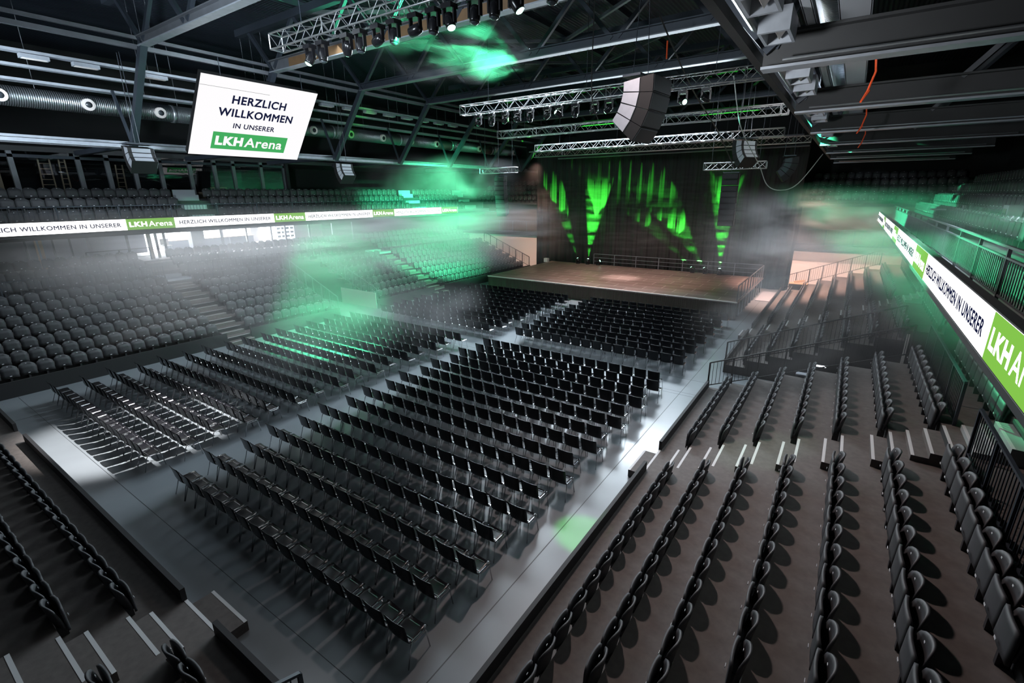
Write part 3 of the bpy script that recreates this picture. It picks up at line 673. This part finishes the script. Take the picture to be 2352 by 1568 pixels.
# ------------------------------------------------------------------ aluminium lighting trusses
def light_truss(label, p, q, s=.32, name='lighting_truss', hang=15.6, seg=2.6):
    p, q = Vector(p), Vector(q); t = thing(name, label, 'truss'); d = (q-p).normalized(); a = d.cross(Vector((0, 0, 1))).normalized()*(s/2); b = Vector((0, 0, s/2)); L = (q-p).length
    co = [a+b, b-a, -a-b, a-b]
    for c in co: MB().tube([p+c, q+c], .025, 6).build('chord', 'alu', t, True)
    n = max(2, round(L/.42)); lac = MB()
    for k in range(4):
        c0, c1 = co[k], co[(k+1) % 4]
        for i in range(n):
            u, v = (c0, c1) if i % 2 else (c1, c0); lac.tube([p+d*(L*i/n)+u, p+d*(L*(i+1)/n)+v], .011, 4, False)
    lac.build('lacing', 'alu', t)
    fr = MB()
    for i in range(int(L/seg)+2):
        x = min(L, i*seg)
        for k in range(4): fr.tube([p+d*x+co[k], p+d*x+co[(k+1) % 4]], .018, 4, False)
    fr.build('end_frame', 'alu', t)
    if hang:
        for x in (L*.12, L*.5, L*.88): MB().tube([p+d*x+b, Vector(((p+d*x).x, (p+d*x).y, hang))], .012, 5).build('hoist_chain', 'steel', t)
    return t
light_truss('long lighting truss crowded with lamps, closest to the camera', (-2.6, 6.0, 11.6), (9.0, 6.0, 11.6), .42)
light_truss('long silver lighting truss with green lamps, behind the big speaker array', (-4.0, 16.5, 11.1), (9.6, 16.5, 11.1), .42)
light_truss('bare silver lighting truss just behind the one with green lamps', (-6.1, 22.5, 10.65), (9.8, 22.5, 10.65), .42)
light_truss('bare lighting truss, second last before the curtain', (-6.4, 27.4, 10.2), (9.2, 27.4, 10.2), .4)
light_truss('thin lighting truss highest over the stage, last before the curtain', (-8.9, 31.2, 10.1), (10.2, 31.2, 10.1), .36)
light_truss('short silver truss carrying the tall speaker column by the balcony', (-10.3, 26, 8.75), (-7.15, 26, 8.75), .36, 'speaker_truss')
light_truss('short silver truss carrying the grey speaker column over the stage corner', (5.6, 26, 8.5), (8.75, 26, 8.5), .36, 'speaker_truss')
for i, (z, y) in enumerate(((10.15, 29.0), (9.9, 33.5))):
    t = thing('stage_pipe', ('upper', 'lower')[i]+' grey stage pipe behind the big speaker array', 'pipe'); MB().tube([(-8, y, z), (10, y, z)], .05, 8).build('pipe_run', 'steel_light', t)
    for x in (-7, -1, 5, 9.5): MB().tube([(x, y, z), (x, y, 15.6)], .012, 5).build('hanger', 'steel', t)
# ------------------------------------------------------------------ moving heads
def mover(label, loc, to, lit, up=False, k=1.0):
    t = thing('moving_light', label, 'stage light', loc)
    s = 1 if up else -1
    MB().box(-.15*k, .15*k, -.13*k, .13*k, min(0, s*.11*k), max(0, s*.11*k)).build('base', 'black_gloss', t)
    if not up: MB().beam((-.05, -.08, -.01), (-.05, -.215, .11), .03, .04).build('clamp', 'alu', t); MB().beam((.05, .08, -.01), (.05, .215, .11), .03, .04).build('clamp', 'alu', t)
    for q in (-1, 1): MB().box(q*.155*k-.02*k, q*.155*k+.02*k, -.05*k, .05*k, min(s*.1*k, s*.40*k), max(s*.1*k, s*.40*k)).build('yoke_arm', 'black_gloss', t)
    c = Vector((0, 0, s*.34*k)); d = (Vector(to)-Vector(loc)-c).normalized()
    h = MB().tube([c-d*.17*k, c-d*.14*k, c, c+d*.12*k, c+d*.17*k], [.07*k, .11*k, .13*k, .12*k, .115*k], 14).build('lamp_head', 'black_gloss', t, True)
    MB().tube([c+d*.165*k, c+d*.19*k, c+d*.215*k], [.10*k, .085*k, .04*k], 14).build('lens', lit if lit else 'lens_off', h, True)
    return Vector(loc)+c+d*.26*k
SPOTS = []
BEAMS = {('A', -.95): ((-4.6, .9, 0), 26000, (1, .97, .96), 27), ('A', .75): ((-8.0, 10.5, .8), 90000, GRN, 28), ('A', 2.0): ((-17.6, 9.5, 6.3), 9000, GRN, 7), ('A', 3.35): ((-18, 5.0, 6.6), 9000, GRN, 8), ('A', 4.45): ((9.1, 4.4, 0), 7000, LIME, 7), ('A', 6.3): ((11.9, 8.0, 1.4), 1500, (.5, 1, .7), 13),  # first beam is added: white, lays a bright pool on the floor
    ('B', -3.0): ((-14, 27.5, 7.6), 26000, GRN, 30), ('B', -1.4): ((-16, 25, 4.4), 110000, GRN, 36), ('B', -.7): ((-17.5, 17.5, 11.2), 16000, LIME, 20), ('B', .9): ((-14.5, 26.5, 3.4), 120000, GRN, 26), ('B', 1.5): ((-1.8, 13.2, 13.4), 40000, GRN, 36),
    ('B', 3.2): ((-18, 26.5, 4.6), 60000, GRN, 16), ('B', 3.85): ((-9.5, 19, 1.5), 16000, GRN, 22), ('B', 6.85): ((15.2, 10, 5.9), 34000, GRN, 22), ('B', 7.7): ((16.5, 31, 6.2), 90000, GRN, 20)}  # second-last beam is added, switched on to turn the balcony rail green
A = [(-.95, 'lens_white'), (-.35, None), (.75, 'lens_white'), (1.3, None), (2.0, 'lens_white'), (2.6, None), (3.35, 'lens_white'), (3.95, None), (4.45, 'lens_white'), (5.2, None), (5.75, None), (6.3, 'lens_white'), (7.2, None)]
B = [(-3.0, 'lens_green'), (-2.2, None), (-1.4, 'lens_green'), (-.7, 'lens_green'), (0, None), (.9, 'lens_white'), (1.5, 'lens_white'), (2.3, None), (3.2, 'lens_white'), (3.85, 'lens_white'), (6.85, 'lens_white'), (7.7, 'lens_white')]
for nm_, lst, y_, z_, d_ in (('A', A, 6.0, 11.30, 'moving stage light on the closest truss'), ('B', B, 16.5, 10.80, 'moving stage light below the silver truss')):
    for i, (x, lit) in enumerate(lst):
        bm_ = BEAMS.get((nm_, x)); to = bm_[0] if bm_ else (x-.5, y_-1, 0)
        p = mover(f'{"white added-beam" if x == -.95 else "glowing green" if lit else "unlit black"} {d_}, {nth(i+1)} along it', (x, y_, z_), to, lit)
        if bm_: spot('mover_beam', p, to, bm_[1], bm_[2], bm_[3], .6)
for i, x in enumerate((-7.06, -6.09, -5.08, 3.11, 4.07, 5.12)):
    q = (-9.6, 37, 6.0) if i == 0 else (-6.0, 37, 7) if i == 1 else (1.0, 37, 3.9) if i == 2 else (-1.5, 37, 5) if i == 3 else (1.0, 37, 5.0) if i == 4 else (4.6, 37, 8.5)
    p = mover(f'small glowing moving light at the rear of the stage, {nth(i+1)} from the balcony side', (x, 35.9, 1.0), q, 'lens_white', True, .95)
    SPOTS.append((p, q))
tag(MB().box(-10.3, -9.9, 35.2, 35.5, 1.0, 1.35).build('monitor_box', 'speaker_side'), 'small pale box alone at the rear corner of the stage', 'box')
# ------------------------------------------------------------------ loudspeakers
def j_array(label, pos, rz, n, w, h, curve, m='speaker_side', hang=12.7, dpt=.62):
    """hanging array facing +X locally; curve degrees added per box"""
    t = thing('line_array', label, 'loudspeaker', pos, rz); a = 0; fx_, fz = dpt, 0; tn = math.tan(math.radians(curve/2))*dpt
    for i in range(n):
        ca, sa = math.cos(math.radians(a)), math.sin(math.radians(a))
        P = lambda u, v: (fx_+(u-dpt)*ca-v*sa, fz-(u-dpt)*sa-v*ca)
        E_ = lambda u: tn*(1-u/dpt)
        pts = [P(0, E_(0)+.006), P(dpt, .008), P(dpt, h-.008), P(0, h-E_(0)-.006)]
        b = MB().prism(pts, 'y', -w/2, w/2).build('cabinet', 'black', t)
        for s in (-1, 1):
            u1 = dpt*.55; pp = [P(.01, E_(0)+.015), P(u1, E_(u1)+.012), P(u1, h-E_(u1)-.012), P(.01, h-E_(0)-.015)]; lo_, hi_ = sorted((s*(w/2+.001), s*(w/2+.012)))
            MB().prism(pp, 'y', lo_, hi_).build('side_plate', m, b)
        MB().prism([P(-.012, E_(0)+.02), P(-.001, E_(0)+.02), P(-.001, h-E_(0)-.02), P(-.012, h-E_(0)-.02)], 'y', -w*.36, w*.36).build('rear_plate', m, b)
        g = [P(dpt+.005, .03), P(dpt+.03, .04), P(dpt+.03, h-.04), P(dpt+.005, h-.03)]; MB().prism(g, 'y', -w/2+.02, w/2-.02).build('grille', 'speaker_grille', b)
        fx_, fz = P(dpt, h); a += curve
    MB().box(-.05, .5, -w/2, w/2, .02, .08).build('flying_frame', 'steel', t)
    for q in (-.03, .45): MB().tube([(q, 0, .08), (q*.5+.1, 0, hang-pos[2])], .012, 5).build('chain', 'steel', t)
    return t
j_array('big curved speaker array with pale side plates, hanging above the chairs', (6.95, 11.2, 10.25), math.radians(-6), 4, 1.15, .46, 12, dpt=.9)
j_array('curved speaker array hanging in front of the upper glass, beside the screen', (-12.4, 5.3, 9.2), PI, 3, .95, .42, 20, 'wall_grey')
j_array('small curved speaker array in the green smoke under the roof edge', (-12.6, 15.8, 9.0), PI, 4, .9, .34, 14, 'speaker_side')
j_array('curved black speaker array above the short stage truss', (8.0, 24.7, 9.7), PI*.8, 4, 1.0, .38, 14, 'speaker_side')
j_array('curved dim speaker array past the stage truss, toward the gallery', (9.4, 27.2, 8.9), .2, 4, .9, .36, 16, 'steel')
j_array('tall narrow speaker column hanging before the far balcony', (-8.4, 26, 8.3), -1.35, 9, .72, .31, 2.0, 'black', 8.7)
j_array('tall grey speaker column hanging over the stage corner', (7.1, 26, 8.1), -1.5, 9, .80, .31, .6, 'steel_light', 8.5)
# hanging cables
def cable(label, pts, r=.018, m='cable'):
    P = [Vector(p) for p in pts]; out = []
    for i in range(len(P)-1):
        a, b, c, d = P[max(i-1, 0)], P[i], P[i+1], P[min(i+2, len(P)-1)]
        for k in range(6):
            u = k/6; out.append(.5*((2*b)+(c-a)*u+(2*a-5*b+4*c-d)*u*u+(3*b-a-3*c+d)*u**3))
    out.append(P[-1]); return tag(MB().tube(out, r, 6).build('hanging_cable', m), label, 'cable')
cable('pale cable sagging in a deep loop past the stage truss', [(8.6, 16.5, 11.1), (8.7, 18, 9.7), (8.8, 20, 9.0), (9.0, 22, 8.3), (9.3, 23, 7.45), (9.9, 23, 7.2), (10.5, 24, 7.5), (11.2, 26, 8.9)], .02, 'cable_white')
cable('black cable bundle dropping from the roof to the grey speaker column', [(6.6, 14, 12.7), (6.7, 18, 11.2), (7.0, 22, 9.9), (7.2, 25.8, 8.4)], .03)
cable('thin black cable hanging beside the big speaker array', [(6.0, 10.4, 12.6), (6.0, 10.4, 10), (6.2, 10.5, 9.2)], .015)
# ------------------------------------------------------------------ screens and ribbons
def screen(label, xt, zt, xb, zb, y0, y1, sg, logo=True):
    t = thing('video_screen', label, 'screen'); R_ = Vector((0, sg, 0)); U = Vector((xt-xb, 0, zt-zb)); H = U.length; U.normalize(); N = R_.cross(U); Wd = y1-y0
    c = Vector(((xt+xb)/2, (y0+y1)/2, (zt+zb)/2))
    def slab_(u0, u1, v0, v1, n0, n1, m, nm):
        mb = MB(); pts = [(u, v, n) for n in (n0, n1) for u, v in ((u0, v0), (u1, v0), (u1, v1), (u0, v1))]; mb.v = [tuple(c+R_*p[0]+U*p[1]+N*p[2]) for p in pts]
        mb.f = [(3, 2, 1, 0), (4, 5, 6, 7), (0, 1, 5, 4), (1, 2, 6, 5), (2, 3, 7, 6), (3, 0, 4, 7)]; return mb.build(nm, m, t)
    slab_(-Wd/2-.004, Wd/2+.004, -H/2-.004, H/2+.004, -.25, -.01, 'black', 'housing'); slab_(-Wd/2, Wd/2, -H/2, H/2, -.01, 0, 'screen_white', 'display')
    at = lambda u, v, n=.008: c+R_*(u*Wd)+U*(v*H)+N*n
    text(t, 'HERZLICH', Wd*.47, H*.105, at(0.0, .255), R_, U, 'led_navy', .032); text(t, 'WILLKOMMEN', Wd*.655, H*.105, at(0.0, .09), R_, U, 'led_navy', .032)
    text(t, 'IN UNSERER', Wd*.37, H*.068, at(0.0, -.075), R_, U, 'led_navy', .022)
    slab_(-.335*Wd, .335*Wd, -.405*H, -.175*H, .001, .006, 'led_green2', 'logo_panel')
    text(t, 'LKH', Wd*.235, H*.125, at(-.19, -.29, .009), R_, U, 'screen_white', .06); text(t, 'Arena', Wd*.355, H*.135, at(.12, -.29, .009), R_, U, 'screen_white', .02)
    for q in (-.35, .35): MB().tube([at(q, .5, -.1), at(q, .5, -.1)+Vector((0, 0, 12.72-zt))], .015, 5).build('hanger', 'steel', t)
    MB().tube([at(-.5, .38, .02), at(.06, .38, .02)], .006, 4).build('wire', 'cable', t)
    return t
screen('big tilted white welcome screen with green logo hanging over the stand', -10.45, 12.04, -12.98, 9.02, 7.36, 12.86, 1)
screen('black rear of a tilted video screen hanging beside the heavy girder', 9.05, 12.0, 10.85, 9.65, 21.75, 26.3, -1)
def ribbon(label, x, z0, z1, y0, y1, sg, greens, whites):
    t = thing('led_ribbon', label, 'LED board'); R_ = Vector((0, sg, 0)); U = Vector((0, 0, 1)); n = sg
    lo, hi = sorted((x-n*.12, x-n*.005)); MB().box(lo, hi, y0, y1, z0-.02, z1+.02).build('housing', 'black', t)
    lo, hi = sorted((x-n*.005, x)); MB().box(lo, hi, y0, y1, z0, z1).build('display', 'led_white', t)
    zc, h = (z0+z1)/2, z1-z0
    for a, b in greens:
        lo, hi = sorted((x, x+n*.004)); MB().box(lo, hi, max(y0, a), min(y1, b), z0, z1).build('logo_panel', 'led_green', t)
        m = (a+b)/2; w = b-a
        if m-w*.5 < y0 or m+w*.5 > y1: continue
        text(t, 'LKH', w*.36, h*.46, (x+n*.008, m-sg*w*.27, zc), R_, U, 'led_white', .045); text(t, 'Arena', w*.50, h*.5, (x+n*.008, m+sg*w*.19, zc), R_, U, 'led_white', .008)
    for a, b in whites: text(t, 'HERZLICH WILLKOMMEN IN UNSERER', (b-a)*.93, h*.38, (x+n*.008, (a+b)/2, zc), R_, U, 'led_navy', .028)
    return t
G = [5.46-7.6*1, 5.46, 13.06, 20.7, 28.2]
ribbon('long white LED ribbon along the balcony below the hanging screen', -16.5, 5.55, 6.07, -6, 30.34, 1, [(g, g+2.12) for g in G], [(a+2.15, b-.03) for a, b in zip(G, G[1:])])
Gr = [(27.0, 25.2), (19.04, 16.94), (10.92, 8.75), (2.99, .8)]
ribbon('white LED ribbon running toward the camera above the railed stand', 14.23, 5.43, 5.93, -2.0, 33.6, -1, [(b, a) for a, b in Gr], [(27.05, 33.5), (19.1, 25.15), (11.0, 16.9), (3.05, 8.7)])
# ------------------------------------------------------------------ stage and effect lights
spot('stage_work_light', (-.5, 27.5, 10.0), (-.8, 31, 1), 6500, (1, .74, .68), 95, .8, .2)
spot('stage_work_light', (-.6, 30.0, 10.0), (-.8, 30.6, 1), 7000, (1, .82, .76), 22, .9, .2)
spot('side_wash_light', (9.0, 31.3, 9.7), (12.0, 34, 1), 14000, (1, .62, .50), 80, .8, .2)
spot('side_wash_light', (-8.6, 31.3, 9.8), (-14.5, 37.5, 2), 6000, (1, .62, .50), 60, .8, .2)
for i, (p, q) in enumerate(SPOTS):
    if i == 2: continue
    spot('stage_floor_beam', p, q, (36000, 80000, 0, 16000, 36000, 60000)[i], LIME, (15, 22, 14, 14, 24, 22)[i], .25, .03)
# ------------------------------------------------------------------ haze (real scattering volumes)
def haze(name, label, b, dens, sx, sy, sz, lo, hi, aniso=.35, seed=0.0, edge=.25):
    x0, x1, y0, y1, z0, z1 = b
    o = MB().box(-1, 1, -1, 1, -1, 1).build(name, None); o.location = ((x0+x1)/2, (y0+y1)/2, (z0+z1)/2); o.scale = ((x1-x0)/2, (y1-y0)/2, (z1-z0)/2)
    o['kind'] = 'stuff'; tag(o, label, 'haze', 'drifting haze'); o.display_type = 'WIRE'
    m = bpy.data.materials.new('haze_'+str(seed)); m.use_nodes = True; nt = m.node_tree; nt.nodes.clear(); L = nt.links.new
    out = nt.nodes.new('ShaderNodeOutputMaterial'); vs = nt.nodes.new('ShaderNodeVolumeScatter'); vs.inputs['Anisotropy'].default_value = aniso; vs.inputs['Color'].default_value = (.97, .98, 1, 1)
    tc = nt.nodes.new('ShaderNodeTexCoord'); mp = nt.nodes.new('ShaderNodeMapping'); mp.inputs['Scale'].default_value = ((x1-x0)/2/sx, (y1-y0)/2/sy, (z1-z0)/2/sz); mp.inputs['Location'].default_value = (seed, seed*1.7, seed*.6)
    nz = nt.nodes.new('ShaderNodeTexNoise'); nz.inputs['Scale'].default_value = 1; nz.inputs['Detail'].default_value = 3; nz.inputs['Roughness'].default_value = .55; nz.inputs['Distortion'].default_value = .7
    mr = nt.nodes.new('ShaderNodeMapRange'); mr.interpolation_type = 'SMOOTHSTEP'; mr.inputs['From Min'].default_value = lo; mr.inputs['From Max'].default_value = hi; mr.inputs['To Max'].default_value = dens
    L(tc.outputs['Object'], mp.inputs['Vector']); L(mp.outputs['Vector'], nz.inputs['Vector']); L(nz.outputs['Fac'], mr.inputs['Value'])
    # soft edges of the cloud
    ab = nt.nodes.new('ShaderNodeVectorMath'); ab.operation = 'ABSOLUTE'; L(tc.outputs['Object'], ab.inputs[0]); sp_ = nt.nodes.new('ShaderNodeSeparateXYZ'); L(ab.outputs[0], sp_.inputs[0])
    prev = mr.outputs['Result']
    for k in range(3):
        e = nt.nodes.new('ShaderNodeMapRange'); e.interpolation_type = 'SMOOTHSTEP'; e.inputs['From Min'].default_value = 1; e.inputs['From Max'].default_value = 1-(edge if k < 2 else .6)
        L(sp_.outputs[k], e.inputs['Value']); mu = nt.nodes.new('ShaderNodeMath'); mu.operation = 'MULTIPLY'; L(prev, mu.inputs[0]); L(e.outputs['Result'], mu.inputs[1]); prev = mu.outputs[0]
    L(prev, vs.inputs['Density']); L(vs.outputs[0], out.inputs['Volume']); o.data.materials.append(m); m.cycles.volume_sampling = 'MULTIPLE_IMPORTANCE'
    o.cycles.shadow_terminator_offset = 0
    return o
haze('haze', 'layered white and green haze drifting over the stand below the screen', (-20.5, -3, -1, 32.5, 2.3, 6.8), .075, 6, 7, .65, .27, .66, .5, seed=3.1)
haze('haze', 'thin haze over the railed stand along the near ribbon', (9.6, 17, 6, 38, 2.2, 7.4), .075, 3, 5, .8, .38, .72, seed=7.7)
haze('haze', 'bright green haze swirl among the roof trusses', (-4.2, 1.5, 10.5, 15.5, 11.6, 14.2), .16, 2.2, 2.2, .6, .46, .72, seed=1.3)
haze('haze', 'green smoke column rising in front of the balcony', (-17, -7, 16, 33, 6.6, 9.6), .05, 2, 2, 2, .35, .7, seed=5.9)
haze('haze', 'streaky haze above the stage in front of the curtain', (-12, 7, 33.5, 37.3, 1.6, 9), .05, 4, 2, .45, .44, .66, seed=9.2)
haze('haze', 'faint green mist low over the chair rows', (-11.5, -1, 4, 15.5, .1, 3.2), .09, 3, 3, 1.2, .3, .7, seed=11.4)
